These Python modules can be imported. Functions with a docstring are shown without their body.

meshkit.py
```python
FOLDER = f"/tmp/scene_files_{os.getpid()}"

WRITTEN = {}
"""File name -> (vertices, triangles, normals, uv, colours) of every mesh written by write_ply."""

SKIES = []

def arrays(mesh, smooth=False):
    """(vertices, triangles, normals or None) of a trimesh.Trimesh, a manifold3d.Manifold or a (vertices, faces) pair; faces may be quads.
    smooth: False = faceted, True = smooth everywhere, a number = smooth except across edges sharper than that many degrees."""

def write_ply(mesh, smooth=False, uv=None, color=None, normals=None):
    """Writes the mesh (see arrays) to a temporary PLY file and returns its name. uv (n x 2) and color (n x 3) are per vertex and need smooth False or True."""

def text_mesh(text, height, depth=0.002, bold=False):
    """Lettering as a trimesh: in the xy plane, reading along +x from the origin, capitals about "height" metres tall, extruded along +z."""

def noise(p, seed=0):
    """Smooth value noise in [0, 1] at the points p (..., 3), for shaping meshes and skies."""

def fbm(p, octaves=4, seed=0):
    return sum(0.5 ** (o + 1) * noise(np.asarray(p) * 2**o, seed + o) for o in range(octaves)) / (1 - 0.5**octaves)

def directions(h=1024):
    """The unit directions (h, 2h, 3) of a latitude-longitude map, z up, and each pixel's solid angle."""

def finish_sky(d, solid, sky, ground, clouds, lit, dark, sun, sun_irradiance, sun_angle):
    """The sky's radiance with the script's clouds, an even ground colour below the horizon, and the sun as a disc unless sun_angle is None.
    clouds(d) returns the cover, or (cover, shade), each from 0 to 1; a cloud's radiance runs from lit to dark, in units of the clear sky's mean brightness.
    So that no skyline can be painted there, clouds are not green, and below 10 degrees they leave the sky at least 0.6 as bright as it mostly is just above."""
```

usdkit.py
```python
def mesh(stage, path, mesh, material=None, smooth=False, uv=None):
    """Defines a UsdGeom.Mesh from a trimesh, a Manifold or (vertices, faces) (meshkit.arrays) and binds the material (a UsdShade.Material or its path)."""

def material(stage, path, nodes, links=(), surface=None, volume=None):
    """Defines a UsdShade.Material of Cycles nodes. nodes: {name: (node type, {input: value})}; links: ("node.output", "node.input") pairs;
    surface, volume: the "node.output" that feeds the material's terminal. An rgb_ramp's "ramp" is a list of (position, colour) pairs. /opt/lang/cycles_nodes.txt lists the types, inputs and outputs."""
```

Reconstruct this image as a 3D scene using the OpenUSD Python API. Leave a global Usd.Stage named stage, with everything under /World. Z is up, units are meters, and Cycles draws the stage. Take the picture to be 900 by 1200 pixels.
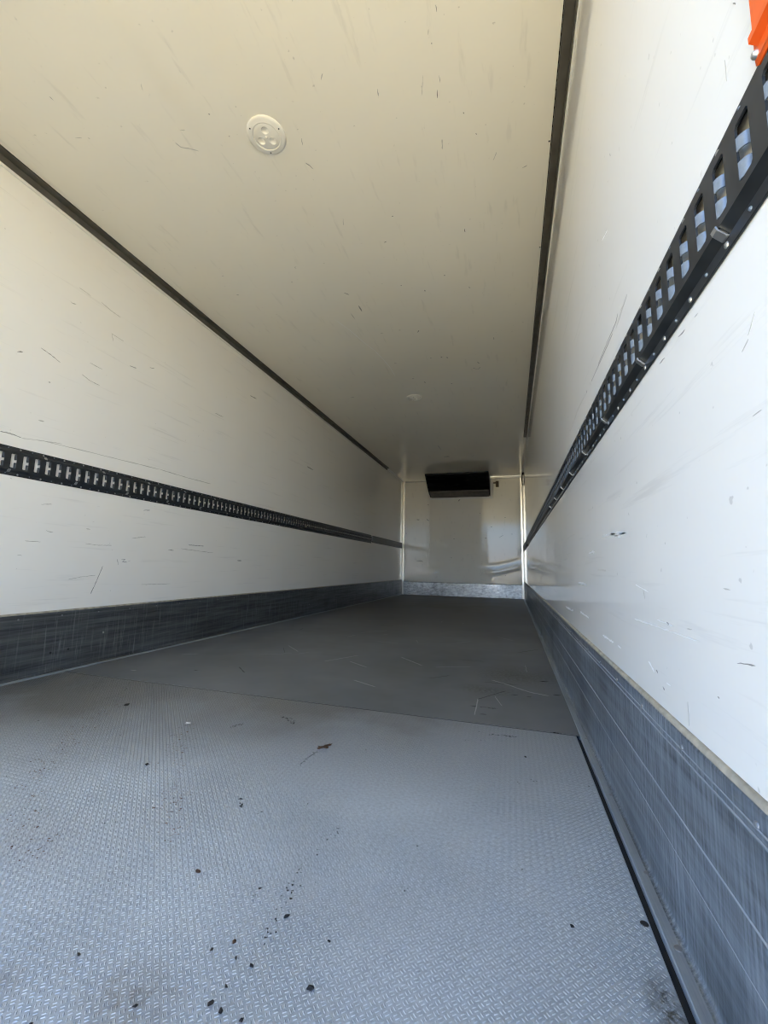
import math, random
import numpy as np
import trimesh, manifold3d as m3
from shapely.geometry import Polygon, box as sbox
from pxr import Usd, UsdGeom, UsdLux, UsdShade, Gf, Sdf, Vt
import usdkit, meshkit

EXPO, SKY, SUN, GROUND = 2.08, 0.125, 42000.0, (.43, .375, .26)
WB, AERO, DOOR = (.97, 1.0, 1.08), 3.2, 1.22

stage = Usd.Stage.CreateInMemory()
UsdGeom.SetStageUpAxis(stage, 'Z'); UsdGeom.SetStageMetersPerUnit(stage, 1.0)
world = UsdGeom.Xform.Define(stage, '/World'); stage.SetDefaultPrim(world.GetPrim())
UsdGeom.Scope.Define(stage, '/World/Looks')

# ------------------------------------------------------------------ dimensions (metres); x right, y into the truck, z up
W, H, D, Y0 = 2.46, 2.4134, 8.645, -0.45      # inner width, height, front bulkhead, rear door opening
YJ = 1.645                                     # where the tread plate ends

# ------------------------------------------------------------------ camera
F_PX, YAW, PITCH, ROLL, CX, CZ = 488.79, -.2961, .1311, .0205, 2.2147, .5596
cam = UsdGeom.Camera.Define(stage, '/World/camera')
cam.CreateHorizontalApertureAttr(36.0); cam.CreateVerticalApertureAttr(48.0)
cam.CreateFocalLengthAttr(36.0 * F_PX / 900); cam.CreateClippingRangeAttr(Gf.Vec2f(0.02, 500))
cam.CreateExposureAttr(EXPO)
_d = np.array([math.sin(YAW)*math.cos(PITCH), math.cos(YAW)*math.cos(PITCH), math.sin(PITCH)])
_r = np.array([math.cos(YAW), -math.sin(YAW), 0]); _u = np.cross(_r, _d)
r_ = math.cos(ROLL)*_r + math.sin(ROLL)*_u; u_ = math.cos(ROLL)*_u - math.sin(ROLL)*_r
cam.AddTransformOp().Set(Gf.Matrix4d(*r_, 0, *u_, 0, *(-_d), 0, CX, 0, CZ, 1))

# ------------------------------------------------------------------ sky and sun: the only light there is, through the open rear doors
SUN_EL, SUN_AZ = math.radians(42), math.radians(86)      # azimuth from +y towards +x: the sun stands ahead of the truck, to its right
usdkit.material(stage, '/World/Looks/sky', {
    'sky': ('sky_texture', {'sky_type': 'multiple_scattering', 'sun_disc': False, 'sun_elevation': SUN_EL, 'sun_rotation': SUN_AZ, 'altitude': 100.0, 'air_density': 1.0, 'aerosol_density': AERO, 'ozone_density': 1.0}),
    'wb': ('mix_color', {'blend_type': 'multiply', 'fac': 1.0, 'b': WB, 'use_clamp': False}), 'bg': ('background_shader', {'strength': SKY})}, [('sky.color', 'wb.a'), ('wb.result', 'bg.color')], surface='bg.background')
dome = UsdLux.DomeLight.Define(stage, '/World/sky_light')
UsdShade.MaterialBindingAPI.Apply(dome.GetPrim()).Bind(UsdShade.Material.Get(stage, '/World/Looks/sky'))
sun = UsdLux.DistantLight.Define(stage, '/World/sun_light')
sun.CreateIntensityAttr(SUN); sun.CreateAngleAttr(0.53); sun.CreateColorAttr(Gf.Vec3f(1.0, 0.88, 0.56))
sun.AddRotateZOp().Set(-math.degrees(SUN_AZ)); sun.AddRotateXOp().Set(-(90 - math.degrees(SUN_EL)) + 0)

# ------------------------------------------------------------------ helpers
_used = {}
def numbered(parent, name):
    k = (parent, name); n = _used.get(k, -1) + 1; _used[k] = n
    return f'{parent}/{name}' + (f'_{n:03d}' if n else '')
def path_of(p): return '/World' if p is None else (p if isinstance(p, str) else str(p.GetPath()))
def tag(prim, **kw):
    for k, v in kw.items():
        if v: prim.SetCustomDataByKey(k, v)
    return prim
def obj(name, mesh, mat, parent=None, smooth=30, **kw):
    p = numbered(path_of(parent), name)
    m = usdkit.mesh(stage, p, mesh, '/World/Looks/' + mat, smooth=smooth)
    return tag(m.GetPrim(), **kw)
def thing(name, label, category, loc=(0, 0, 0), rotz=0, group=None, kind=None):
    x = UsdGeom.Xform.Define(stage, numbered('/World', name))
    x.AddTranslateOp().Set(Gf.Vec3d(*loc))
    if rotz: x.AddRotateZOp().Set(rotz)
    return tag(x.GetPrim(), label=label, category=category, group=group, kind=kind)
def struct(name):
    return tag(UsdGeom.Xform.Define(stage, numbered('/World', name)).GetPrim(), kind='structure')
def box(x0, x1, y0, y1, z0, z1, ch=0):
    if ch:
        b = m3.Manifold.hull_points(np.array([[x, y, z] for sx, x in ((1, x0), (-1, x1)) for sy, y in ((1, y0), (-1, y1)) for sz, z in ((1, z0), (-1, z1))
              for x, y, z in ((x + sx*ch, y + sy*ch, z), (x + sx*ch, y, z + sz*ch), (x, y + sy*ch, z + sz*ch))]))
        mm = b.to_mesh(); return trimesh.Trimesh(mm.vert_properties[:, :3], mm.tri_verts, process=False)
    return trimesh.creation.box(bounds=[[x0, y0, z0], [x1, y1, z1]])
def cat(*ms): return trimesh.util.concatenate([m for m in ms])
def prism_y(profile, y0, y1):
    """closed profile of (x, z) points swept from y0 to y1"""
    m = trimesh.creation.extrude_polygon(Polygon(profile), y1 - y0, engine='earcut')
    v = m.vertices.copy(); m.vertices = np.stack([v[:, 0], y0 + v[:, 2], v[:, 1]], 1)
    m.invert() if m.volume < 0 else None
    return m
def prism_x(profile, x0, x1):
    """closed profile of (y, z) points swept from x0 to x1"""
    m = trimesh.creation.extrude_polygon(Polygon(profile), x1 - x0, engine='earcut')
    v = m.vertices.copy(); m.vertices = np.stack([x0 + v[:, 2], v[:, 0], v[:, 1]], 1)
    m.invert() if m.volume < 0 else None
    return m
def on_side(m, side):
    """geometry written against the left wall (x = distance from the wall) put on the left or mirrored onto the right wall"""
    m = m.copy()
    if side == 'right':
        m.vertices[:, 0] = W - m.vertices[:, 0]; m.invert()
    return m
def dome_cap(r, h, axis, n=10):
    """a rivet head: low dome along +z, turned to the axis"""
    m = trimesh.creation.revolve([[0, 0], [r, 0], [r*.92, h*.45], [r*.55, h*.9], [0, h]], sections=n)
    a = np.asarray(axis, float)
    m.apply_transform(trimesh.geometry.align_vectors([0, 0, 1], a))
    return m
def ribbon(pts, width, lift, to3, seed, taper=True):
    """a scuff: a low raised stroke along 2D points on a surface; to3(points, lift) puts it in place"""
    rng = np.random.RandomState(seed)
    p = np.array(pts, float)
    if len(p) == 1: p = np.vstack([p, p + [width*.6, width*.3]])
    t = np.r_[0, np.cumsum(np.linalg.norm(np.diff(p, axis=0), axis=1))]
    n = int(np.clip(t[-1] / max(width * 1.5, .006), 4, 24))
    s = np.linspace(0, t[-1], n); q = np.stack([np.interp(s, t, p[:, k]) for k in (0, 1)], 1)
    d = np.gradient(q, axis=0); d /= np.maximum(np.linalg.norm(d, axis=1, keepdims=True), 1e-9); nn = np.stack([-d[:, 1], d[:, 0]], 1)
    w = width / 2 * rng.uniform(.45, 1.15, n)
    if taper: w *= np.clip(np.minimum(np.arange(n) + .35, n - .65 - np.arange(n)) / 1.5, .15, 1)
    q = q + nn * rng.normal(0, width * .12, (n, 1))
    top = np.vstack([q + nn * w[:, None] * .85, q - nn * w[:, None] * .85]); bot = np.vstack([q + nn * w[:, None], q - nn * w[:, None]])
    v = np.vstack([to3(top, lift), to3(bot, 0)])
    f = []
    for i in range(n - 1):
        a, b, c, e = i, i + 1, n + i, n + i + 1
        A, B, C, E = a + 2*n, b + 2*n, c + 2*n, e + 2*n
        f += [[a, c, e], [a, e, b], [A, a, b], [A, b, B], [c, C, E], [c, E, e]]
    f += [[0, 2*n, n], [n, 2*n, 3*n], [n-1, 2*n-1, 3*n-1], [2*n-1, 4*n-1, 3*n-1]]
    return trimesh.Trimesh(v, f, process=False)

# ------------------------------------------------------------------ materials
def M(name, nodes, links, surface='p.BSDF'): usdkit.material(stage, '/World/Looks/' + name, nodes, links, surface=surface)
def flat(name, col, rough=.5, metal=0., spec=.5, noise=.0, scale=60.):
    if not noise: return M(name, {'p': ('principled_bsdf', {'base_color': col, 'roughness': rough, 'metallic': metal, 'specular_ior_level': spec})}, [])
    c = np.array(col)
    M(name, {'g': ('geometry', {}), 'n': ('noise_texture', {'scale': scale, 'detail': 4.0}), 'r': ('rgb_ramp', {'ramp': [(.3, tuple(c*(1-noise))), (.7, tuple(np.minimum(c*(1+noise), 1)))]}),
             'p': ('principled_bsdf', {'roughness': rough, 'metallic': metal, 'specular_ior_level': spec})}, [('g.position', 'n.vector'), ('n.fac', 'r.fac'), ('r.color', 'p.base_color')])
def wall_material(name, base, streak_scale, rough=.05, wave=(1.2, 1.2, 1.2), wave_h=.0008, grain=(90, 90, 4), scuff=.22, spec=.5):
    """white gel-coated panel: faint grey scuffs drawn out along the truck, fine grain, slightly wavy skin"""
    b = np.array(base)
    M(name, {'g': ('geometry', {}),
        'm1': ('mapping', {'scale': streak_scale}), 'n1': ('noise_texture', {'scale': 1.0, 'detail': 5.0, 'roughness': .62}), 'r1': ('rgb_ramp', {'ramp': [(0, (0, 0, 0)), (.60, (0, 0, 0)), (.70, (.5, .5, .5)), (1, (1, 1, 1))]}),
        'n2': ('noise_texture', {'scale': 1.6, 'detail': 5.0}), 'r2': ('rgb_ramp', {'ramp': [(.3, tuple(b * .97)), (.7, tuple(b))]}),
        'n3': ('noise_texture', {'scale': 55.0, 'detail': 2.0}), 'r3': ('rgb_ramp', {'ramp': [(0, (0, 0, 0)), (.735, (0, 0, 0)), (.78, (1, 1, 1)), (1, (1, 1, 1))]}),
        'mx': ('mix_color', {'b': (.30, .28, .25)}), 'f': ('math', {'math_type': 'multiply', 'value2': scuff}),
        'mx2': ('mix_color', {'b': (.36, .33, .28)}), 'f2': ('math', {'math_type': 'multiply', 'value2': .35}),
        'm4': ('mapping', {'scale': wave}), 'n4': ('noise_texture', {'scale': 1.0, 'detail': 1.0}),
        'm5': ('mapping', {'scale': grain}), 'n5': ('noise_texture', {'scale': 1.0, 'detail': 2.0}),
        'b1': ('bump', {'distance': wave_h, 'strength': 1.0}), 'b2': ('bump', {'distance': .00004, 'strength': .5}),
        'rr': ('map_range', {'from_min': .3, 'from_max': .7, 'to_min': rough * .85, 'to_max': rough * 1.2}),
        'p': ('principled_bsdf', {'specular_ior_level': spec, 'ior': 1.5})},
      [('g.position', 'm1.vector'), ('m1.vector', 'n1.vector'), ('n1.fac', 'r1.fac'), ('g.position', 'n2.vector'), ('n2.fac', 'r2.fac'), ('g.position', 'n3.vector'), ('n3.fac', 'r3.fac'),
       ('r1.color', 'f.value1'), ('f.value', 'mx.fac'), ('r2.color', 'mx.a'), ('r3.color', 'f2.value1'), ('f2.value', 'mx2.fac'), ('mx.result', 'mx2.a'), ('mx2.result', 'p.base_color'),
       ('g.position', 'm4.vector'), ('m4.vector', 'n4.vector'), ('n4.fac', 'b1.height'), ('g.position', 'm5.vector'), ('m5.vector', 'n5.vector'), ('n5.fac', 'b2.height'), ('b1.normal', 'b2.normal'), ('b2.normal', 'p.normal'),
       ('n2.fac', 'rr.value'), ('rr.result', 'p.roughness')])
def scratched_metal(name, lo, hi, rough, metal, along=(30, .8, 30), across=(40, 28, 1.4), streak=.55, streak_col=(.42, .44, .45), rub=(.48, .70)):
    """worn aluminium extrusion: lengthwise drawing lines, pale vertical rub marks, dull blotches"""
    M(name, {'g': ('geometry', {}),
        'm1': ('mapping', {'scale': along}), 'n1': ('noise_texture', {'scale': 2.0, 'detail': 5.0, 'roughness': .7}), 'r1': ('rgb_ramp', {'ramp': [(.32, lo), (.68, hi)]}),
        'm2': ('mapping', {'scale': across}), 'n2': ('noise_texture', {'scale': 2.2, 'detail': 4.0, 'roughness': .65}), 'r2': ('rgb_ramp', {'ramp': [(0, (0, 0, 0)), (rub[0], (0, 0, 0)), (rub[1], (1, 1, 1))]}),
        'n3': ('noise_texture', {'scale': 3.0, 'detail': 4.0}), 'r3': ('rgb_ramp', {'ramp': [(.35, (.15, .15, .15)), (.65, (1, 1, 1))]}),
        'f': ('math', {'math_type': 'multiply'}), 'f2': ('math', {'math_type': 'multiply', 'value2': streak}),
        'mx': ('mix_color', {'b': streak_col}), 'b': ('bump', {'distance': .0004, 'strength': .5}),
        'rr': ('map_range', {'from_min': .3, 'from_max': .7, 'to_min': rough * .8, 'to_max': rough * 1.25}),
        'p': ('principled_bsdf', {'metallic': metal})},
      [('g.position', 'm1.vector'), ('m1.vector', 'n1.vector'), ('n1.fac', 'r1.fac'), ('g.position', 'm2.vector'), ('m2.vector', 'n2.vector'), ('n2.fac', 'r2.fac'), ('g.position', 'n3.vector'), ('n3.fac', 'r3.fac'),
       ('r2.color', 'f.value1'), ('r3.color', 'f.value2'), ('f.value', 'f2.value1'), ('f2.value', 'mx.fac'), ('r1.color', 'mx.a'), ('mx.result', 'p.base_color'), ('n1.fac', 'b.height'), ('b.normal', 'p.normal'), ('n3.fac', 'rr.value'), ('rr.result', 'p.roughness')])
def floor_material(name, lo, hi, rough, metal, patches, scale=2.5, fine=140.0, fine_amt=.25, bump=.0002, spec=.5):
    """floor skin with soft mottling, dirt, tone and painted-falloff stains of their own shape: each patch is (x, y, radius x, radius y, strength, colour)"""
    nodes = {'g': ('geometry', {}), 'n1': ('noise_texture', {'scale': scale, 'detail': 6.0, 'roughness': .6}), 'r1': ('rgb_ramp', {'ramp': [(.3, lo), (.7, hi)]}),
        'n2': ('noise_texture', {'scale': fine, 'detail': 3.0}), 'r2': ('rgb_ramp', {'ramp': [(.3, (1 - fine_amt,) * 3), (.7, (1,) * 3)]}), 'mm': ('mix_color', {'blend_type': 'multiply', 'fac': 1.0}),
        'ns': ('noise_texture', {'scale': 70.0, 'detail': 5.0, 'roughness': .7}), 'rs': ('rgb_ramp', {'ramp': [(.38, (0, 0, 0)), (.62, (1, 1, 1))]}),
        'b': ('bump', {'distance': bump, 'strength': .6}),
        'p': ('principled_bsdf', {'roughness': rough, 'metallic': metal, 'specular_ior_level': spec})}
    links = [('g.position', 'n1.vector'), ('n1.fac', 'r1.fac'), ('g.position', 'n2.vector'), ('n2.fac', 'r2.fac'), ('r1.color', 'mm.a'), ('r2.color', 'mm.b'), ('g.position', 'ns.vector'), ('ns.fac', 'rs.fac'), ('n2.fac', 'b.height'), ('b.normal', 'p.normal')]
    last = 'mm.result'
    for i, (x, y, rx, ry, k, col) in enumerate(patches):
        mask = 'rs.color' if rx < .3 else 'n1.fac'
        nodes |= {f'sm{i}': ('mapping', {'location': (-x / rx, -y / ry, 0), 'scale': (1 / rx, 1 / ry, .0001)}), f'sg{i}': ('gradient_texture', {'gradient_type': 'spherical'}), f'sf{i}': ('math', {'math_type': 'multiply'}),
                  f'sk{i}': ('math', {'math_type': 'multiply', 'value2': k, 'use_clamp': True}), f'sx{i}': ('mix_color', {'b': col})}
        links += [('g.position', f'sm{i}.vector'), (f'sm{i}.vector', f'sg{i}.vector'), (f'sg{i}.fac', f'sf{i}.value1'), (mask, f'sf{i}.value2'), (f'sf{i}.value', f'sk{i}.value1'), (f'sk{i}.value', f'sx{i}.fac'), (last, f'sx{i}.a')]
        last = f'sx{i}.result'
    M(name, nodes, links + [(last, 'p.base_color')])

# ------------------------------------------------------------------ where marks lie (world coordinates in metres), their width in mm and tone
LEFT = [([(1.365, 1.604), (1.415, 1.592), (1.462, 1.575)], 4, 'd'), ([(1.637, 2.028), (1.699, 2.015), (1.763, 2.012)], 4, 'b'), ([(1.718, 1.883), (1.8, 1.879)], 3, 'b'), ([(1.72, 1.883), (1.735, 1.843)], 3, 'b'), ([(1.474, 1.924), (1.489, 1.921), (1.504, 1.927)], 6, 'b'), ([(1.268, 1.533), (1.292, 1.543)], 7, 'd'), ([(1.246, 1.137), (1.287, 1.139), (1.334, 1.134)], 4, 'd'), ([(1.334, 1.132), (1.522, 1.159)], 3, 'b'), ([(1.612, 1.649), (1.688, 1.646)], 4, 'b'), ([(1.578, 1.565), (1.623, 1.55), (1.684, 1.547)], 4, 'b'), ([(1.856, 1.751), (1.904, 1.758)], 4, 'd'), ([(1.999, 1.809), (2.035, 1.819)], 5, 'd'), ([(1.396, 1.241), (1.424, 1.244)], 6, 'b'), ([(1.419, 1.451), (1.428, 1.45)], 6, 'd'), ([(1.509, 2.029), (1.577, 2.025)], 3, 'b'), ([(1.821, 0.532), (1.796, 0.458), (1.766, 0.38)], 4, 'd'), ([(1.907, 0.575), (1.918, 0.54)], 3, 'd'), ([(1.933, 0.575), (1.962, 0.574), (1.941, 0.558), (1.976, 0.556)], 3, 'd'), ([(1.981, 0.564), (1.999, 0.567)], 2, 'd'), ([(1.704, 0.653), (1.779, 0.648), (1.863, 0.652)], 3, 'b'), ([(1.407, 0.648), (1.479, 0.648)], 3, 'b'), ([(2.089, 0.42), (2.201, 0.419), (2.331, 0.418)], 3, 'b'), ([(1.635, 0.462), (1.702, 0.474), (1.783, 0.482)], 3, 'b'), ([(2.056, 0.884), (2.107, 0.891)], 5, 'd'), ([(2.466, 0.688), (2.622, 0.688)], 5, 'd'), ([(2.283, 0.642), (2.335, 0.645)], 6, 'd'), ([(1.457, 0.832), (1.509, 0.84)], 4, 'b'), ([(1.993, 0.703), (2.092, 0.719)], 4, 'b'), ([(1.428, 1.146), (1.694, 1.156), (1.912, 1.162), (2.151, 1.17)], 4, 'b'), ([(2.151, 1.17), (2.405, 1.167), (2.647, 1.171)], 5, 'b'), ([(3.066, 2.061), (3.164, 2.07)], 8, 'd'), ([(4.209, 1.682), (4.361, 1.678)], 12, 'd'), ([(2.634, 1.738), (2.737, 1.74)], 5, 'b'), ([(1.312, 0.934), (1.319, 0.931)], 4, 'b'), ([(3.038, 0.588), (3.097, 0.587)], 10, 'd'), ([(2.396, 0.658), (2.734, 0.641)], 4, 'b'), ([(1.382, 0.582), (1.404, 0.579)], 4, 'b'), ([(1.496, 0.704), (1.53, 0.699)], 5, 'b'), ([(1.7, 0.734), (1.724, 0.732)], 5, 'b')]
TOP = [([(1.748, 1.323), (1.746, 1.334), (1.744, 1.349)], 4, 'd'), ([(1.93, 1.327), (1.92, 1.36), (1.91, 1.393)], 2, 'b'), ([(1.988, 1.344), (1.988, 1.37)], 3, 'b'), ([(1.973, 1.39), (1.968, 1.42)], 4, 'd'), ([(2.011, 1.143), (2.01, 1.161)], 4, 'd'), ([(1.974, 1.198), (1.971, 1.214)], 4, 'b'), ([(1.37, 1.413), (1.362, 1.442)], 4, 'd'), ([(1.335, 1.52), (1.348, 1.537), (1.356, 1.557)], 4, 'd'), ([(1.961, 1.584), (1.955, 1.629)], 3, 'd'), ([(1.548, 2.075), (1.564, 2.073)], 7, 'd'), ([(1.384, 1.857), (1.369, 1.9)], 3, 'b'), ([(2.062, 1.5), (2.064, 1.507)], 5, 'd'), ([(1.976, 1.239), (1.98, 1.241)], 5, 'd'), ([(2.102, 1.598), (2.108, 1.607)], 4, 'd'), ([(1.641, 1.911), (1.648, 1.919)], 6, 'd'), ([(2.004, 2.1), (2.004, 2.124)], 6, 'd'), ([(2.171, 1.743), (2.187, 1.707)], 3, 'b'), ([(2.299, 1.818), (2.321, 1.811)], 8, 'b'), ([(1.548, 1.235), (1.564, 1.217)], 5, 'b'), ([(0.468, 0.986), (0.468, 1.0)], 4, 'd'), ([(0.864, 1.052), (0.851, 1.073)], 4, 'b'), ([(1.043, 1.218), (1.049, 1.221)], 5, 'd'), ([(0.818, 1.276), (0.83, 1.303), (0.861, 1.316), (0.893, 1.337)], 5, 'b'), ([(0.406, 1.136), (0.432, 1.147)], 4, 'b'), ([(1.069, 1.316), (1.072, 1.321)], 5, 'd'), ([(0.88, 1.238), (0.901, 1.245)], 3, 'b'), ([(0.971, 2.709), (1.027, 2.867), (1.074, 3.072), (1.116, 3.201)], 5, 'w'), ([(1.116, 3.201), (1.144, 3.362), (1.16, 3.498), (1.166, 3.563), (1.163, 3.727)], 6, 'w'), ([(1.155, 2.429), (1.18, 2.461)], 9, 'd'), ([(1.202, 2.587), (1.202, 2.66)], 10, 'd'), ([(1.551, 2.456), (1.555, 2.465)], 8, 'd'), ([(1.688, 2.546), (1.698, 2.558)], 8, 'd'), ([(1.837, 2.437), (1.847, 2.443)], 7, 'd'), ([(1.978, 2.589), (1.988, 2.609)], 7, 'b'), ([(1.534, 3.039), (1.555, 3.007)], 9, 'd'), ([(1.251, 2.964), (1.268, 2.981)], 9, 'b'), ([(1.399, 2.966), (1.418, 2.971)], 9, 'b'), ([(1.653, 3.463), (1.662, 3.481)], 14, 'd'), ([(1.703, 3.484), (1.712, 3.502)], 12, 'd'), ([(1.56, 3.454), (1.571, 3.473)], 11, 'b'), ([(1.226, 3.465), (1.245, 3.486)], 12, 'b'), ([(1.315, 3.81), (1.327, 3.832)], 12, 'b'), ([(1.411, 3.923), (1.424, 3.946)], 14, 'd'), ([(1.668, 4.019), (1.678, 4.042)], 12, 'd'), ([(1.954, 3.637), (1.974, 3.675)], 11, 'd'), ([(1.907, 3.742), (1.95, 3.789), (1.977, 3.743)], 9, 'b'), ([(0.547, 4.113), (0.592, 4.1)], 14, 'b'), ([(0.86, 2.233), (0.866, 2.243)], 8, 'b'), ([(0.425, 2.25), (0.437, 2.263)], 6, 'd'), ([(0.452, 2.063), (0.458, 2.072)], 6, 'b'), ([(0.948, 2.118), (0.951, 2.134)], 6, 'b'), ([(1.115, 2.659), (1.119, 2.737)], 6, 'b'), ([(2.111, 3.256), (2.116, 3.297)], 9, 'b'), ([(1.169, 6.79), (1.266, 6.811)], 60, 'd'), ([(1.178, 6.134), (1.192, 6.376)], 30, 'b'), ([(1.614, 6.834), (1.669, 6.846)], 40, 'b')]
RIGHT = [([(0.924, 1.141), (0.953, 1.136), (0.982, 1.141)], 2, 'b'), ([(1.004, 1.147), (1.025, 1.138), (1.113, 1.14), (1.234, 1.138)], 2, 'd'), ([(0.66, 0.906), (0.683, 0.909)], 2.5, 'd'), ([(0.742, 0.906), (0.766, 0.908)], 3, 'd'), ([(0.616, 0.905), (0.626, 0.905)], 2, 'b'), ([(1.056, 1.404), (1.111, 1.421)], 4, 'w'), ([(1.059, 1.13), (1.178, 1.132), (1.341, 1.135)], 2.5, 'd'), ([(1.43, 1.143), (1.423, 1.134)], 6, 'd'), ([(1.455, 1.138), (1.593, 1.149), (1.855, 1.135)], 3, 'b'), ([(1.288, 0.656), (1.147, 0.653), (1.036, 0.645)], 7, 'w'), ([(1.193, 0.658), (1.09, 0.641)], 7, 'w'), ([(1.149, 0.645), (1.036, 0.646)], 6, 'w'), ([(1.772, 0.515), (1.66, 0.516), (1.578, 0.512)], 10, 'w'), ([(1.348, 0.38), (1.275, 0.381), (1.212, 0.382)], 6, 'w'), ([(1.007, 0.463), (0.844, 0.465), (0.75, 0.466), (0.693, 0.467)], 3, 'w'), ([(0.591, 0.459), (0.571, 0.462), (0.553, 0.464)], 2, 'd'), ([(0.887, 0.387), (0.878, 0.383)], 4, 'd'), ([(0.817, 0.477), (0.805, 0.477)], 4, 'd'), ([(0.748, 0.372), (0.748, 0.356), (0.75, 0.338)], 3, 'b'), ([(0.929, 0.393), (0.901, 0.385)], 5, 'w'), ([(0.915, 0.388), (0.897, 0.38)], 4, 'w'), ([(0.855, 0.366), (0.848, 0.362)], 4, 'd'), ([(0.836, 0.377), (0.817, 0.377)], 3, 'w'), ([(0.648, 0.407), (0.644, 0.406)], 2.5, 'd'), ([(0.732, 0.479), (0.713, 0.48)], 3, 'b'), ([(0.498, 1.143), (0.498, 1.13), (0.499, 1.116)], 1.6, 'b'), ([(0.994, 1.555), (0.991, 1.544)], 4, 'd'), ([(0.507, 0.811), (0.498, 0.82), (0.491, 0.828)], 1.6, 'b'), ([(0.473, 1.183), (0.469, 1.175)], 2.5, 'd'), ([(1.07, 1.979), (1.063, 1.958)], 3, 'b'), ([(0.924, 1.141), (1.026, 1.124)], 1.5, 'b'), ([(2.192, 0.39), (1.932, 0.394)], 10, 'w'), ([(1.747, 0.408), (1.566, 0.405)], 8, 'w'), ([(0.986, 0.534), (0.903, 0.523)], 3, 'w'), ([(1.513, 0.619), (1.41, 0.62)], 8, 'w'), ([(1.383, 0.564), (1.266, 0.561)], 5, 'b'), ([(0.935, 0.525), (0.927, 0.509)], 4, 'b'), ([(0.864, 0.477), (0.783, 0.476)], 3, 'w'), ([(1.171, 0.382), (1.139, 0.38)], 5, 'w'), ([(0.513, 0.724), (0.497, 0.725)], 2, 'b'), ([(0.609, 0.542), (0.593, 0.541)], 2, 'b'), ([(0.521, 0.8), (0.507, 0.807)], 1.5, 'b')]
BACK = [([(0.549, 1.898), (0.568, 1.879)], 25, 'd'), ([(1.187, 1.945), (1.231, 1.998)], 20, 'd'), ([(1.618, 1.696), (1.635, 1.687)], 14, 'd'), ([(1.723, 1.19), (1.748, 1.172)], 28, 'd'), ([(1.834, 1.405), (1.868, 1.405)], 12, 'd'), ([(2.102, 1.592), (2.135, 1.591)], 14, 'b'), ([(1.08, 1.173), (1.115, 1.155)], 16, 'b'), ([(1.027, 0.787), (1.062, 0.77)], 14, 'b'), ([(0.303, 1.573), (0.377, 1.572)], 25, 'b'), ([(0.312, 0.706), (0.458, 0.691)], 25, 'b'), ([(0.524, 1.588), (0.579, 1.533)], 25, 'b'), ([(2.099, 0.449), (2.115, 0.433)], 14, 'd'), ([(0.064, 1.282), (0.101, 1.282)], 10, 'b'), ([(2.227, 1.257), (2.259, 1.257)], 12, 'b'), ([(0.675, 0.449), (0.781, 0.486)], 22, 'w'), ([(1.997, 1.19), (2.08, 1.241)], 14, 'b')]
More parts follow.
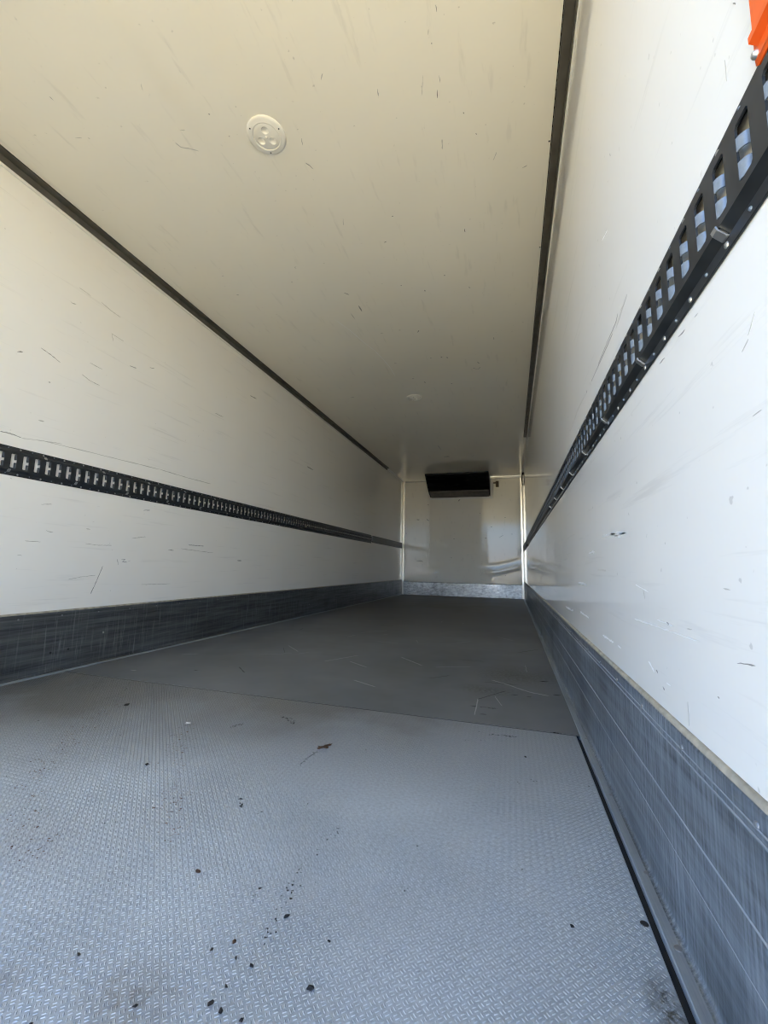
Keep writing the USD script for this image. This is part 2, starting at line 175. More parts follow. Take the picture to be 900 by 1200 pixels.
SMEARS = [([(0.7, 1.369), (0.806, 1.157), (0.93, 0.959), (1.072, 0.81), (1.185, 0.72), (1.322, 0.651)], 'r'), ([(1.134, 1.261), (1.281, 1.055), (1.433, 0.875), (1.546, 0.775)], 'r'), ([(1.854, 0.916), (1.84, 0.839), (1.826, 0.791), (1.839, 0.694), (1.85, 0.615)], 'k'), ([(1.642, 1.237), (1.634, 1.197), (1.633, 1.146)], 'k'), ([(1.28, 1.314), (1.285, 1.341), (1.299, 1.351)], 'k'), ([(2.134, 1.553), (2.179, 1.561), (2.223, 1.565)], 'k'), ([(2.347, 1.645), (2.367, 1.653)], 'k'), ([(2.045, 1.839), (2.145, 1.835)], 'k'), ([(1.579, 0.945), (1.605, 0.916)], 'k'), ([(0.486, 1.635), (0.676, 1.382)], 'k'), ([(1.445, 1.453), (1.388, 1.46), (1.465, 1.416)], 'k')]
FLOOR_SCRATCH = [[(2.11, 2.285), (2.18, 2.233), (2.283, 2.132), (2.366, 2.1)], [(0.302, 1.792), (0.344, 1.789)], [(0.263, 2.191), (0.334, 2.249)], [(1.148, 2.351), (1.276, 2.585)], [(1.287, 2.407), (1.43, 2.305)], [(1.541, 2.64), (1.714, 2.463)], [(1.458, 2.03), (1.594, 1.955)], [(2.066, 1.943), (2.069, 1.731)]]
LITTER = [  # x, y, radius, height, make, name, label, category
 (1.117, 1.288, .0110, .005, 'flake', 'paper_scrap', 'tiny white paper scrap lying on the tread plate near its far left', 'litter'),
 (1.646, 1.270, .013, .006, 'flake', 'dead_leaf', 'brown crumpled dead leaf on the tread plate with a dark trail behind it', 'leaf'),
 (.760, 1.358, .014, .006, 'black', 'dirt_crumb', 'black dirt crumb at the far left of the tread plate', 'dirt'),
 (1.237, 1.000, .008, .004, 'black', 'dirt_crumb', 'dark dirt crumb below left of the white paper scrap', 'dirt'),
 (1.658, .710, .0062, .004, 'brown', 'dirt_crumb', 'reddish brown dirt crumb alone in the middle left of the plate', 'dirt'),
 (1.861, .673, .0052, .004, 'black', 'dirt_crumb', 'black dirt crumb beside the dotted dirt trail on the plate', 'dirt'),
 (1.810, .608, .0045, .003, 'brown', 'dirt_crumb', 'small brown dirt crumb left of the dotted trail lower end', 'dirt'),
 (1.856, .584, .0045, .003, 'black', 'dirt_crumb', 'flat dark dirt crumb just below the end of the dotted trail', 'dirt'),
 (1.948, .579, .0066, .005, 'black', 'dirt_crumb', 'largest black dirt crumb in the front centre of the plate', 'dirt'),
 (1.837, .524, .0050, .004, 'black', 'dirt_crumb', 'upper of two close black crumbs at the front edge of the photo', 'dirt'),
 (1.855, .521, .0046, .003, 'black', 'dirt_crumb', 'lower of two close black crumbs at the front edge of the photo', 'dirt'),
 (1.841, .548, .0030, .003, 'black', 'dirt_crumb', 'tiny black crumb just above the close pair of crumbs', 'dirt'),
 (1.943, .653, .0034, .003, 'black', 'dirt_crumb', 'tiny black crumb above and right of the largest black crumb', 'dirt'),
 (1.787, .587, .0032, .003, 'black', 'dirt_crumb', 'tiny dark crumb left of the small brown crumb', 'dirt'),
 (1.828, .587, .0028, .003, 'black', 'dirt_crumb', 'tiny dark crumb under the small brown crumb', 'dirt'),
 (1.613, .522, .0040, .003, 'black', 'dirt_crumb', 'dark crumb in the left foreground of the plate', 'dirt'),
 (1.748, .492, .0040, .003, 'black', 'dirt_crumb', 'black crumb on the dark stain in the left foreground', 'dirt'),
 (1.886, .520, .0040, .003, 'black', 'dirt_crumb', 'black crumb cut by the bottom edge of the photo', 'dirt'),
 (2.246, 1.409, .0050, .003, 'black', 'dirt_crumb', 'dark crumb near the right end of the floor joint', 'dirt'),
 (2.296, .798, .0040, .003, 'black', 'dirt_crumb', 'dark crumb on the right of the plate near the black gap', 'dirt'),
]

wall_material('wall_skin', (.95, .92, .85), (5, 1.6, 34), scuff=.26)
wall_material('ceiling_skin', (.955, .91, .79), (22, 3.2, 5), spec=.8, grain=(6, 120, 120))
wall_material('bulkhead_skin', (.94, .89, .78), (16, 5, 9), spec=.55, rough=.09, wave=(4.0, 2, .5), wave_h=.006)
scratched_metal('kick_plate', (.05, .054, .056), (.17, .18, .185), rough=.40, metal=.5, along=(24, 1.0, 24), across=(60, 45, 2.0), streak=.7, streak_col=(.38, .40, .41), rub=(.55, .74))
scratched_metal('kick_plate_rubbed_lit', (.07, .08, .09), (.24, .27, .30), rough=.38, metal=.5, along=(24, 1.0, 24), across=(90, 75, 2.6), streak=.95, streak_col=(.50, .55, .60), rub=(.40, .72))  # right plate: rub marks, plus a base lightened and blued for sky light
scratched_metal('kick_foot', (.25, .28, .305), (.38, .415, .44), rough=.5, metal=.25, streak=.2)
scratched_metal('kick_ridge', (.30, .33, .36), (.48, .52, .56), rough=.32, metal=.35, streak=.15)
scratched_metal('bulkhead_plate', (.22, .22, .22), (.62, .62, .61), rough=.33, metal=.85, along=(6, 30, 14), across=(9, 20, 3), streak=.5, streak_col=(.8, .8, .78))
flat('sealant', (.42, .38, .30), rough=.6, noise=.25, scale=40)
flat('rail_paint', (.018, .021, .024), rough=.38, noise=.35, scale=30)
flat('rail_end_paint', (.055, .055, .052), rough=.4, noise=.2, scale=20)
flat('sky_tinted_steel', (.22, .265, .32), rough=.32, metal=.35, noise=.15, scale=80)  # blue tint stands for sky reflected on the right slot tongues
flat('zinc', (.62, .63, .63), rough=.3, metal=.9)
flat('kick_rivet', (.30, .31, .32), rough=.4, metal=.7)
flat('dark_steel', (.03, .03, .032), rough=.45, metal=.3)
flat('cove_metal', (.13, .12, .10), rough=.38, metal=.25, noise=.18, scale=14)
flat('black_gap', (.008, .008, .008), rough=.8)
flat('white_trim', (.86, .84, .79), rough=.3)
flat('corner_metal', (.88, .84, .76), rough=.28, metal=.9)
flat('lamp_plastic', (.88, .85, .77), rough=.45)
flat('unit_black', (.006, .006, .0065), rough=.42)
flat('unit_fin', (.010, .010, .011), rough=.35, metal=.2)
flat('unit_tray', (.13, .12, .11), rough=.45, noise=.2, scale=12)
flat('orange_plastic', (.86, .115, .012), rough=.28, noise=.06, scale=25)
flat('orange_patch', (.92, .26, .05), rough=.22)
flat('brass_bracket', (.16, .12, .07), rough=.5)
flat('rubber', (.02, .019, .018), rough=.6)
flat('scuff_dark', (.27, .255, .23), rough=.5)
flat('scuff_brown', (.50, .47, .41), rough=.5)
flat('scratch_pale', (.88, .87, .84), rough=.4)
flat('dirt_black', (.012, .011, .010), rough=.8)
flat('dirt_brown', (.07, .035, .018), rough=.85, noise=.4, scale=120)
flat('dirt_red', (.14, .095, .075), rough=.85)
flat('paper', (.85, .85, .83), rough=.7)
flat('leaf_dry', (.075, .042, .018), rough=.8, noise=.5, scale=90)
flat('floor_scratch', (.42, .43, .44), rough=.5)
flat('subfloor', (.02, .02, .02), rough=.9)
flat('truck_outside', (.75, .75, .73), rough=.4)
flat('asphalt', GROUND, rough=.9, noise=.12, scale=3.0)
STAINS_AND_FALLOFF = [(1.735, .50, .09, .07, .9, (.22, .20, .17)), (2.40, .70, .032, .07, 1.5, (.085, .08, .06)), (1.546, .455, .05, .04, 1.0, (.24, .24, .25)), (1.286, .68, .14, .14, .4, (.3, .26, .23)),
          (1.95, .72, .22, .10, .3, (.3, .29, .28)), (.95, .98, .22, .18, .3, (.3, .27, .24)), (1.45, .88, .12, .2, .3, (.3, .26, .23)), (.35, 1.5, 1.2, .8, 2.6, (.15, .142, .125)), (1.25, 1.75, 1.8, .8, 2.6, (.19, .19, .185)), (2.2, 1.3, .3, .12, .2, (.35, .35, .35))]  # the two widest paint the light falloff towards the joint, over some dirt
floor_material('tread_steel', (.46, .505, .55), (.59, .645, .70), .36, .30, STAINS_AND_FALLOFF)
STAINS_AND_FALLOFF2 = [(2.22, 2.42, .28, .26, .9, (.045, .035, .03)), (1.25, 7.6, 1.9, 4.6, 2.6, (.045, .04, .034)), (2.1, 2.1, .2, .1, .8, (.03, .03, .03)), (.9, 2.2, .5, .25, .5, (.05, .05, .05))]  # the widest ellipse darkens the floor sheet towards its far end
floor_material('floor_coat', (.125, .133, .14), (.225, .237, .25), .50, .0, STAINS_AND_FALLOFF2, scale=1.4, fine=220.0, bump=.0003)

# ------------------------------------------------------------------ the box body
T = .06
wl = struct('wall_left');  obj('panel', box(-T, 0, Y0, D + T, -.16, H + T), 'wall_skin', wl, smooth=False)
wr = struct('wall_right'); obj('panel', box(W, W + T, Y0, D + T, -.16, H + T), 'wall_skin', wr, smooth=False)
ce = struct('ceiling');    obj('panel', box(0, W, Y0, D, H, H + T), 'ceiling_skin', ce, smooth=False)
# front bulkhead: its skin is dented inwards low on the right
wb = struct('wall_back')
nx, nz = 150, 150
gx, gz = np.meshgrid(np.linspace(0, W, nx), np.linspace(0, H, nz))
def dent(x, z):
    c = .47 + .10 * np.clip((x - 1.5) / .86, 0, 1)**1.6 + .05*np.clip((x-2.0)/.4, 0, 1)
    along = np.clip((x - 1.5) / .35, 0, 1) * np.clip((2.44 - x) / .10, 0, 1)
    d = .006 * along * np.exp(-((z - c) / .045)**2) - .004 * along * np.exp(-((z - c - .13) / .05)**2)
    d += .005 * np.exp(-((x - .78) / .10)**2 - ((z - .46) / .05)**2) + .003 * np.exp(-((x - .4) / .08)**2 - ((z - .75) / .06)**2)
    d += .002 * np.exp(-((x - .30) / .07)**2 - ((z - 1.62) / .05)**2)
    return d
v = np.stack([gx.ravel(), D + .02 - dent(gx, gz).ravel() - .02, gz.ravel()], 1)
i = (np.arange(nz - 1)[:, None] * nx + np.arange(nx - 1)).ravel()
fr = np.vstack([np.stack([i, i + 1, i + nx + 1], 1), np.stack([i, i + nx + 1, i + nx], 1)])
back = v.copy(); back[:, 1] = D + T
edge = np.r_[np.arange(nx), np.arange(1, nz) * nx + nx - 1, (nz - 1) * nx + np.arange(nx - 2, -1, -1), np.arange(nz - 2, 0, -1) * nx]; nx2 = np.roll(edge, -1); N = nx * nz
skin = trimesh.Trimesh(np.vstack([v, back]), np.vstack([fr, fr[:, ::-1] + N, np.stack([edge, edge + N, nx2 + N], 1), np.stack([edge, nx2 + N, nx2], 1)]), process=False)
obj('panel', skin, 'bulkhead_skin', wb, smooth=40)
for x, z0, z1 in ((.515, .62, 2.0), (.578, .58, 2.0)):                   # vertical joint strips of the bulkhead lining
    obj('joint_strip', box(x - .006, x + .006, D - .003, D + .01, z0, z1, .001), 'bulkhead_skin', wb)
if DOOR:
    dr = struct('door_1')                                                  # the left leaf of the rear doors stands shut behind the camera
    obj('leaf', box(-.02, DOOR, Y0 - .075, Y0 - .005, -.12, H + T), 'wall_skin', dr, smooth=False)
    for z in (.25, 1.2, 2.15): obj('hinge', box(-T - .03, .05, Y0 - .085, Y0 - .075, z - .04, z + .04, .003), 'dark_steel', dr)
# floor: dark deck with the coated floor on it as far as the tread plate
fl = struct('floor')
obj('deck', box(0, W, Y0, D, -.16, -.012), 'subfloor', fl, smooth=False)
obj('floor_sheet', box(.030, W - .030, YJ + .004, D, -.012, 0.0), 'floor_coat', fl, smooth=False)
obj('joint_sealant', box(.034, W - .034, YJ - .001, YJ + .004, -.012, -.001), 'subfloor', fl, smooth=False)
gr = struct('ground'); obj('yard', box(-60, 60, -80, 60, -1.45, -1.2), 'asphalt', gr, smooth=False)
ch = struct('chassis')
for x in (.75, 1.5): obj('rail_beam', box(x, x + .1, .2, D, -.45, -.16), 'dark_steel', ch, smooth=False)
for y in (1.7, 3.0, 7.6):
    for x in (.02, 2.16):
        w_ = trimesh.creation.cylinder(.48, .28, sections=40); w_.apply_transform(trimesh.transformations.rotation_matrix(math.pi/2, [0, 1, 0])); w_.apply_translation([x + .14, y, -.72])
        obj('wheel', w_, 'rubber', ch)
    obj('axle', box(.2, 2.26, y - .05, y + .05, -.77, -.67), 'dark_steel', ch, smooth=False)
    for x in (.78, 1.53): obj('spring', box(x, x + .05, y - .03, y + .03, -.68, -.44), 'dark_steel', ch, smooth=False)

# kick plates along the floor (aluminium extrusions with a foot, ridges, rivets and a sealant bead)
def kick(side, top):
    b = struct('baseboard_' + side); s = lambda m: on_side(m, side)
    prof = [(0, 0.0), (0, top), (.004, top), (.006, top - .004), (.006, .016)] + [(.006 + .012*(1 - math.cos(a)), .004 + .012*(1 - math.sin(a))) for a in np.linspace(.1, 1.5, 6)] + [(.0185, .002), (.0185, -.010), (.001, -.010)]
    obj('plate', s(prism_y(prof, Y0 + .01, D - .006)), 'kick_plate' if side == 'left' else 'kick_plate_rubbed_lit', b, smooth=35)
    obj('foot', s(prism_y([(.012, -.010), (.012, .0052), (.017, .0042), (.029, .0036), (.030, .0026), (.030, -.010)], Y0 + .01, D - .006)), 'kick_foot', b, smooth=35)
    for z, r in ((top - .024, .0013), (top - .034, .0017), (.190, .0017), (.125, .0008)):
        pr = [(.0055, z - r)] + [(.006 + r*.8*math.cos(a), z + r*math.sin(a)) for a in np.linspace(-1.4, 1.4, 5)] + [(.0055, z + r)]
        obj('ridge', s(prism_y(pr, Y0 + .01, D - .01)), 'kick_ridge' if side == 'right' else 'kick_plate', b, smooth=60)
    pr = [(0, top - .001)] + [(.0065*math.cos(a), top + .001 + .008*math.sin(a)) for a in np.linspace(0, 1.57, 5)]
    obj('sealant_bead', s(prism_y(pr, Y0 + .01, D - .01)), 'sealant', b, smooth=60, label='beige sealant bead along the top of the kick plate')
    far = []
    for k, y in enumerate(np.arange(.165 if side == 'right' else .22, D - .1, .2)):
        m = dome_cap(.0042, .0026, (1, 0, 0), 10); m.apply_translation([.006, y, top - .020]); m = s(m)
        if y < 3.2: obj('rivet', m, 'kick_rivet', b)
        else: far.append(m)
    obj('rivet', cat(*far), 'kick_rivet', b, kind='stuff')
    bolts = [(.016, .803), (.013, .967), (.016, 1.25), (.015, 1.62), (.016, .45)] if side == 'right' else [(.016, 1.45), (.015, 2.1)]
    for x, y in bolts:
        m = dome_cap(.007, .0022, (0, 0, 1), 12); m.apply_translation([x, y, .0036]); obj('screw', s(m), 'kick_rivet', b)
    if side == 'left':                                                     # screws and knocks low on the plate
        for y, z in ((1.862, .162), (1.585, .101), (1.673, .104), (4.4, .12), (4.75, .2)):
            m = dome_cap(.006, .003, (1, 0, 0), 10); m.apply_translation([.006, y, z]); obj('screw', m, 'dark_steel' if y < 1.7 else 'zinc', b)
    return b
kick('left', .300); kick('right', .322)
bb = struct('baseboard_back')
obj('plate', box(.045, W - .045, D - .010, D - .001, 0, .262, .002), 'bulkhead_plate', bb)
obj('top_edge', box(.045, W - .045, D - .013, D - .002, .262, .272, .002), 'bulkhead_plate', bb)
for k, x in enumerate(np.linspace(.2, 2.25, 9)):
    m = dome_cap(.009, .004, (0, -1, 0), 10); m.apply_translation([x, D - .010, .225]); obj('rivet', m, 'zinc', bb)

# cove trims between walls and ceiling, corner trims at the bulkhead
def cove(side, y1):
    t = struct('trim'); s = lambda m: on_side(m, side)
    obj('ceiling_leg', s(prism_y([(.004, H - .0005), (.042, H - .0005), (.042, H - .003), (.039, H - .005), (.006, H - .007)], Y0, y1)), 'cove_metal', t)
    obj('wall_leg', s(prism_y([(.0005, H - .003), (.0005, H - .040), (.003, H - .040), (.007, H - .036), (.009, H - .009)], Y0, y1)), 'cove_metal', t)
    obj('shadow_gap', s(box(.0425, .046, Y0, y1, H - .0015, H + .001)), 'black_gap', t, smooth=False)
    obj('lower_bead', s(prism_y([(.0005, H - .041), (.004, H - .041), (.006, H - .046), (.005, H - .056), (.0005, H - .058)], Y0, y1)), 'white_trim', t, smooth=50)
    if y1 < D - .1:
        obj('end_cove', s(prism_y([(.0005, H - .0005), (.030, H - .0005), (.030, H - .003), (.004, H - .004), (.003, H - .03), (.0005, H - .03)], y1, D - .004)), 'white_trim', t)
    for k, y in enumerate((1.72, 2.35) if side == 'right' else ()):
        m = dome_cap(.004, .002, (0, 0, -1), 8); m.apply_translation([.052, y, H]); obj('screw', s(m), 'dark_steel', t)
cove('left', 7.4); cove('right', 6.0)
for side in ('left', 'right'):
    t = struct('trim'); s = lambda m: on_side(m, side)
    obj('corner_angle', s(box(.012, .045, D - .006, D - .0005, 0.0, H - .006, .0015)), 'corner_metal', t)
    obj('corner_angle', s(box(.0005, .006, D - .045, D - .012, 0.0, H - .006, .0015)), 'corner_metal', t)
    obj('corner_cove', s(prism_corner := trimesh.creation.extrude_polygon(Polygon([(.001, D - .001), (.001, D - .012), (.012, D - .001)]), H - .01, engine='earcut')), 'bulkhead_skin', t)
t = struct('trim')
obj('top_angle', box(.05, W - .05, D - .006, D - .0005, H - .032, H - .008, .0015), 'corner_metal', t)
obj('top_angle', box(.05, W - .05, D - .034, D - .010, H - .006, H - .0005, .0015), 'corner_metal', t)

# marks worn into the linings
def marks(lst, parent, to3, seed):
    for k, (pts, w, tone) in enumerate(lst):
        w_ = w / 1000
        obj('scratch' if tone == 'w' else 'scuff_mark', ribbon(pts, w_, .0004, to3, seed + k), {'d': 'scuff_dark', 'b': 'scuff_brown', 'w': 'scratch_pale'}[tone], parent, smooth=False)
one = lambda p, c: np.full((len(p), 1), c)
marks(LEFT, wl, lambda p, h: np.hstack([one(p, h), p]), 100)
marks(RIGHT, wr, lambda p, h: np.hstack([one(p, W - h), p]), 300)
marks(TOP, ce, lambda p, h: np.hstack([p, one(p, H - h)]), 500)
marks(BACK, wb, lambda p, h: np.stack([p[:, 0], D - dent(p[:, 0], p[:, 1]) - h, p[:, 1]], 1), 700)

# ------------------------------------------------------------------ tread plate
tp = thing('tread_plate', 'pale grey steel floor plate with small raised bars covering the near part of the floor', 'floor plate')
TX0, TX1 = .034, 2.4175
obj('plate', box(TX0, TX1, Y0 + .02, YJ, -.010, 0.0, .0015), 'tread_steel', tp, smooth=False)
C = .0095                                                                # basket weave: pairs of bars in a lattice turned 45 degrees
n_ = int(3.2 / C); I, J = np.meshgrid(np.arange(-n_, n_), np.arange(-n_, n_)); I, J = I.ravel(), J.ravel()
px, py = 1.2 + C*(I - J)/math.sqrt(2), .9 + C*(I + J)/math.sqrt(2)
ok = (px > TX0 + .008) & (px < TX1 - .007) & (py > Y0 + .03) & (py < YJ - .007); I, J, px, py = I[ok], J[ok], px[ok], py[ok]
rng = np.random.RandomState(5)
pos = np.stack([px, py, np.full(px.size, -.00005)], 1).astype(np.float32)
rot = np.where((I + J) % 2, 45, -45) + rng.normal(0, 3, px.size)
pi_ = UsdGeom.PointInstancer.Define(stage, '/World/tread_plate/tread_bars'); tag(pi_.GetPrim(), kind='stuff')
def bar(dy):
    L, w, h = .0034, .0011, .0007
    v = [(-L, 0, 0), (-L*.6, -w, 0), (L*.6, -w, 0), (L, 0, 0), (L*.6, w, 0), (-L*.6, w, 0), (-L*.55, -w*.25, h), (L*.55, -w*.25, h), (L*.55, w*.25, h), (-L*.55, w*.25, h)]
    f = [(0, 1, 6), (1, 2, 7), (1, 7, 6), (2, 3, 7), (3, 8, 7), (3, 4, 8), (4, 5, 9), (4, 9, 8), (5, 0, 9), (0, 6, 9), (6, 7, 8), (6, 8, 9)]
    return trimesh.Trimesh(np.array(v) + [0, dy, 0], f, process=False)
pm = usdkit.mesh(stage, '/World/tread_plate/tread_bars/bar_pair', cat(bar(-.0024), bar(.0024)), '/World/Looks/tread_steel', smooth=False)
pi_.CreatePrototypesRel().SetTargets([pm.GetPath()])
pi_.CreateProtoIndicesAttr(Vt.IntArray.FromNumpy(np.zeros(len(pos), np.int32)))
pi_.CreatePositionsAttr(Vt.Vec3fArray.FromNumpy(pos))
half = np.radians(rot) / 2
pi_.CreateOrientationsAttr(Vt.QuathArray([Gf.Quath(float(math.cos(a)), 0, 0, float(math.sin(a))) for a in half]))
m = dome_cap(.0065, .0016, (0, 0, 1), 14); m.apply_translation([2.409, .843, 0]); obj('screw', m, 'dark_steel', tp)
# dirt rubbed into the plate: trails of specks, each trail one part
def specks(pts, width, n, seed, size=(.0012, .004), h=.0013):
    rng = np.random.RandomState(seed); p = np.array(pts, float); t = np.r_[0, np.cumsum(np.linalg.norm(np.diff(p, axis=0), axis=1))]; out = []
    for _ in range(n):
        s = rng.uniform(0, t[-1]) if rng.rand() < .6 else t[-1] * rng.beta(.6, .6)
        c = np.array([np.interp(s, t, p[:, k]) for k in (0, 1)]) + rng.normal(0, width, 2)
        k = rng.randint(5, 8); a = np.sort(rng.uniform(0, 6.283, k)); r = rng.uniform(*size) * rng.uniform(.5, 1.1, k) * (1.8 if rng.rand() < .06 else 1)
        q = c + np.stack([np.cos(a) * r * 1.25, np.sin(a) * r], 1)
        v = np.vstack([np.c_[q, np.full(k, 0.)], [[*c, h]]]); f = [[i, (i + 1) % k, k] for i in range(k)]
        out.append(trimesh.Trimesh(v, f, process=False))
    return cat(*out)
for k, (pts, tone) in enumerate(SMEARS):
    ln = sum(np.linalg.norm(np.diff(np.array(pts), axis=0), axis=1))
    long = ln > .25
    m = specks(pts, .022 if tone == 'r' else (.006 if long else .003), int((270 if tone == 'r' else 110 if long else 260) * ln) + 14, 40 + k, (.0010, .0032) if tone == 'r' else (.0012, .0032))
    on_floor = pts[0][1] > YJ
    obj('dirt_smear', m, 'dirt_red' if tone == 'r' else 'dirt_black', fl if on_floor else tp, smooth=False, kind='stuff')
rng = np.random.RandomState(77)
obj('dirt_smear', cat(*[specks([(x, y), (x + rng.uniform(-.02, .02), y + .01)], .004, rng.randint(1, 4), 900 + i, (.0010, .0026)) for i, (x, y) in enumerate(zip(rng.uniform(.3, 2.4, 80), rng.uniform(.4, 1.6, 80)))]), 'dirt_black', tp, smooth=False, kind='stuff')
to_floor = lambda p, h: np.hstack([p, one(p, h)])
for k, pts in enumerate(FLOOR_SCRATCH):
    obj('scratch', ribbon(pts, .005 if k else .006, .0004, to_floor, 820 + k), 'floor_scratch', fl, smooth=False)
for k in range(26):                                                       # finer rubs over the coated floor
    x, y = rng.uniform(.3, 2.3), rng.uniform(1.8, 4.5); a = rng.choice([.1, .8, 1.3, 2.2]) + rng.normal(0, .2); L = rng.uniform(.06, .28)
    obj('scratch' if k % 3 else 'scuff_mark', ribbon([(x, y), (min(x + L*math.cos(a), 2.4), y + L*math.sin(a))], rng.uniform(.002, .0045), .0003, to_floor, 860 + k), 'floor_scratch' if k % 3 else 'subfloor', fl, smooth=False)
for x, y, r in ((2.365, 2.355, .02), (2.403, 2.123, .018), (2.10, 1.75, .012), (2.28, 2.05, .01), (2.22, 2.06, .014), (.62, 1.9, .012)):
    obj('scuff_mark', ribbon([(x - r, y), (x + r, y + .004)], r * .7, .0005, to_floor, int(1000*x)), 'dirt_black', fl, smooth=False)

# ------------------------------------------------------------------ cargo rails (slotted lashing track)
PITCH = .0508
def cargo_rail(side, zc, y0, y1, label):
    t = thing('cargo_rail', label, 'cargo rail', group='slotted cargo rails on the side walls'); s = lambda m: on_side(m, side)
    ns = int((y1 - y0 - .03) / PITCH); first = (1.309 if side == 'left' else .456)
    yk = first + PITCH * np.arange(math.ceil((y0 + .03 - first) / PITCH), 1000); yk = yk[yk < y1 - .03]
    hw, hh = .0126, .0325
    ring = lambda y: [(y + sx*(hw - c1), z) for sx, z, c1 in ((-1, -hh, .003), (1, -hh, .003))] + [(y + hw, -hh + .003), (y + hw, hh - .003)] + [(y + hw - .003, hh), (y - hw + .003, hh)] + [(y - hw, hh - .003), (y - hw, -hh + .003)]
    poly = Polygon([(y0, -.042), (y1, -.042), (y1, .042), (y0, .042)], [ring(y) for y in yk])
    m = trimesh.creation.extrude_polygon(poly, .0025, engine='earcut'); v = m.vertices.copy()
    m.vertices = np.stack([.0105 + v[:, 2], v[:, 0], zc + v[:, 1]], 1); m.invert() if m.volume < 0 else None
    obj('slotted_face', s(m), 'rail_paint', t, smooth=False)
    for sg in (1, -1):
        # sloping side of the hat section, broken by a drain notch about every 0.31 m
        notch = [y for y in (np.arange(.36, y1, .312) + (.0 if sg < 0 else .15)) if y0 + .05 < y < y1 - .05] if side == 'left' else ([y for y in (.522, .832, 1.154) + tuple(np.arange(1.466, y1, .312)) if y0 < y < y1 - .05] if sg < 0 else [])
        edges = [y0] + [e for y in notch for e in (y - .0055, y + .0055)] + [y1]
        pr = [(.013, .042), (.0105, .0405), (.0008, .0495), (.0032, .052)]
        pr = [(x, zc + sg*z) for x, z in pr]
        obj('side_web', s(cat(*[prism_y(pr, a, b) for a, b in zip(edges[::2], edges[1::2])])), 'rail_paint', t, smooth=False)
        obj('flange', s(prism_y([(.0006, zc + sg*.049), (.0032, zc + sg*.049), (.0032, zc + sg*.0665), (.0020, zc + sg*.0678), (.0006, zc + sg*.0678)], y0, y1)), 'rail_paint', t, smooth=False)
        for y in notch[:8]:
            obj('clip', s(prism_y([(x, zc + sg*z) for x, z in ((.0034, .0535), (.0060, .0535), (.0105, .0490), (.0150, .0445), (.0165, .0400), (.0150, .0395), (.0135, .0435), (.0090, .0480), (.0055, .0518), (.0034, .0520))], y - .0055, y + .0055)), 'zinc', t, smooth=False, label='bright clip in a notch of the rail edge')
        far = []
        for k, y in enumerate(np.arange(y0 + .03, y1 - .02, PITCH)):
            big = k % 2 == 0
            m = dome_cap(.0042 if big else .0026, .0022, (1, 0, 0), 9); m.apply_translation([.0032, y, zc + sg*.0595]); m = s(m)
            if y < (2.2 if side == 'right' else 3.4): obj('rivet', m, 'zinc' if big else 'sky_tinted_steel', t)
            else: far.append(m)
        obj('rivet', cat(*far), 'zinc', t, kind='stuff')
    # two tongues bent inwards from the far edge of every slot
    far = []
    for y in yk:
        for za, zb in (((.0035, .0190), (-.0295, -.0095)) if side == 'right' else ((.0060, hh), (-hh, -.0070))):
            R, th = (.0100 if side == 'right' else .0078), .0016; pts = []
            a = np.linspace(0, 1.45, 6)
            outer = np.stack([.0128 - R*(1 - np.cos(a)), y + hw - R*np.sin(a)], 1); inner = np.stack([.0128 - th - (R - th)*(1 - np.cos(a)), y + hw - (R - th)*np.sin(a)], 1)
            pl = Polygon(np.vstack([[[.0128, y + hw + .0006]], outer, inner[::-1], [[.0128 - th, y + hw + .0006]]]))
            m = trimesh.creation.extrude_polygon(pl, zb - za, engine='earcut'); m.vertices[:, 2] += zc + za; m.invert() if m.volume < 0 else None
            m = s(m)
            if y < (1.25 if side == 'right' else 1.75): obj('slot_tab', m, TAB[side], t, smooth=40)
            else: far.append(m)
    obj('slot_tab', cat(*far), TAB[side], t, smooth=False, kind='stuff')
    return t
TAB = {'left': 'rail_paint', 'right': 'sky_tinted_steel'}  # right tongues hold the sky reflection in their colour, left ones stay black
def rail_end(side, zc, y0, y1, label):
    t = thing('rail_end', label, 'rail', group='plain rail ends by the back wall'); s = lambda m: on_side(m, side)
    obj('cover', s(prism_y([(.0006, zc - .060), (.0105, zc - .055), (.0125, zc - .045), (.0125, zc + .045), (.0105, zc + .055), (.0006, zc + .060)], y0 + .02, y1)), 'rail_end_paint', t, smooth=False)
    for sg in (1, -1): obj('groove_rib', s(prism_y([(.0122, zc + sg*.030), (.0145, zc + sg*.028), (.0145, zc + sg*.022), (.0122, zc + sg*.020)], y0 + .02, y1)), 'rail_end_paint', t, smooth=False)
    for k in range(4): obj('joint_bar', s(box(.001, .016, y0 - .015 + .012*0, y0 + .02, zc - .048 + .026*k, zc - .036 + .026*k, .001)), 'sky_tinted_steel' if k else 'rail_end_paint', t)
cargo_rail('left', 1.013, Y0 + .03, 6.56, 'black slotted cargo rail running along the left wall, white showing through its slots')
rail_end('left', 1.018, 6.60, D - .05, 'plain dark grey rail end without slots in the far corner of the left wall')
cargo_rail('right', .991, Y0 + .03, 6.56, 'black slotted cargo rail on the right wall, sky-tinted blue-grey tongues in its slots')
rail_end('right', .975, 6.60, D - .05, 'plain dark grey rail end without slots in the far corner of the right wall')

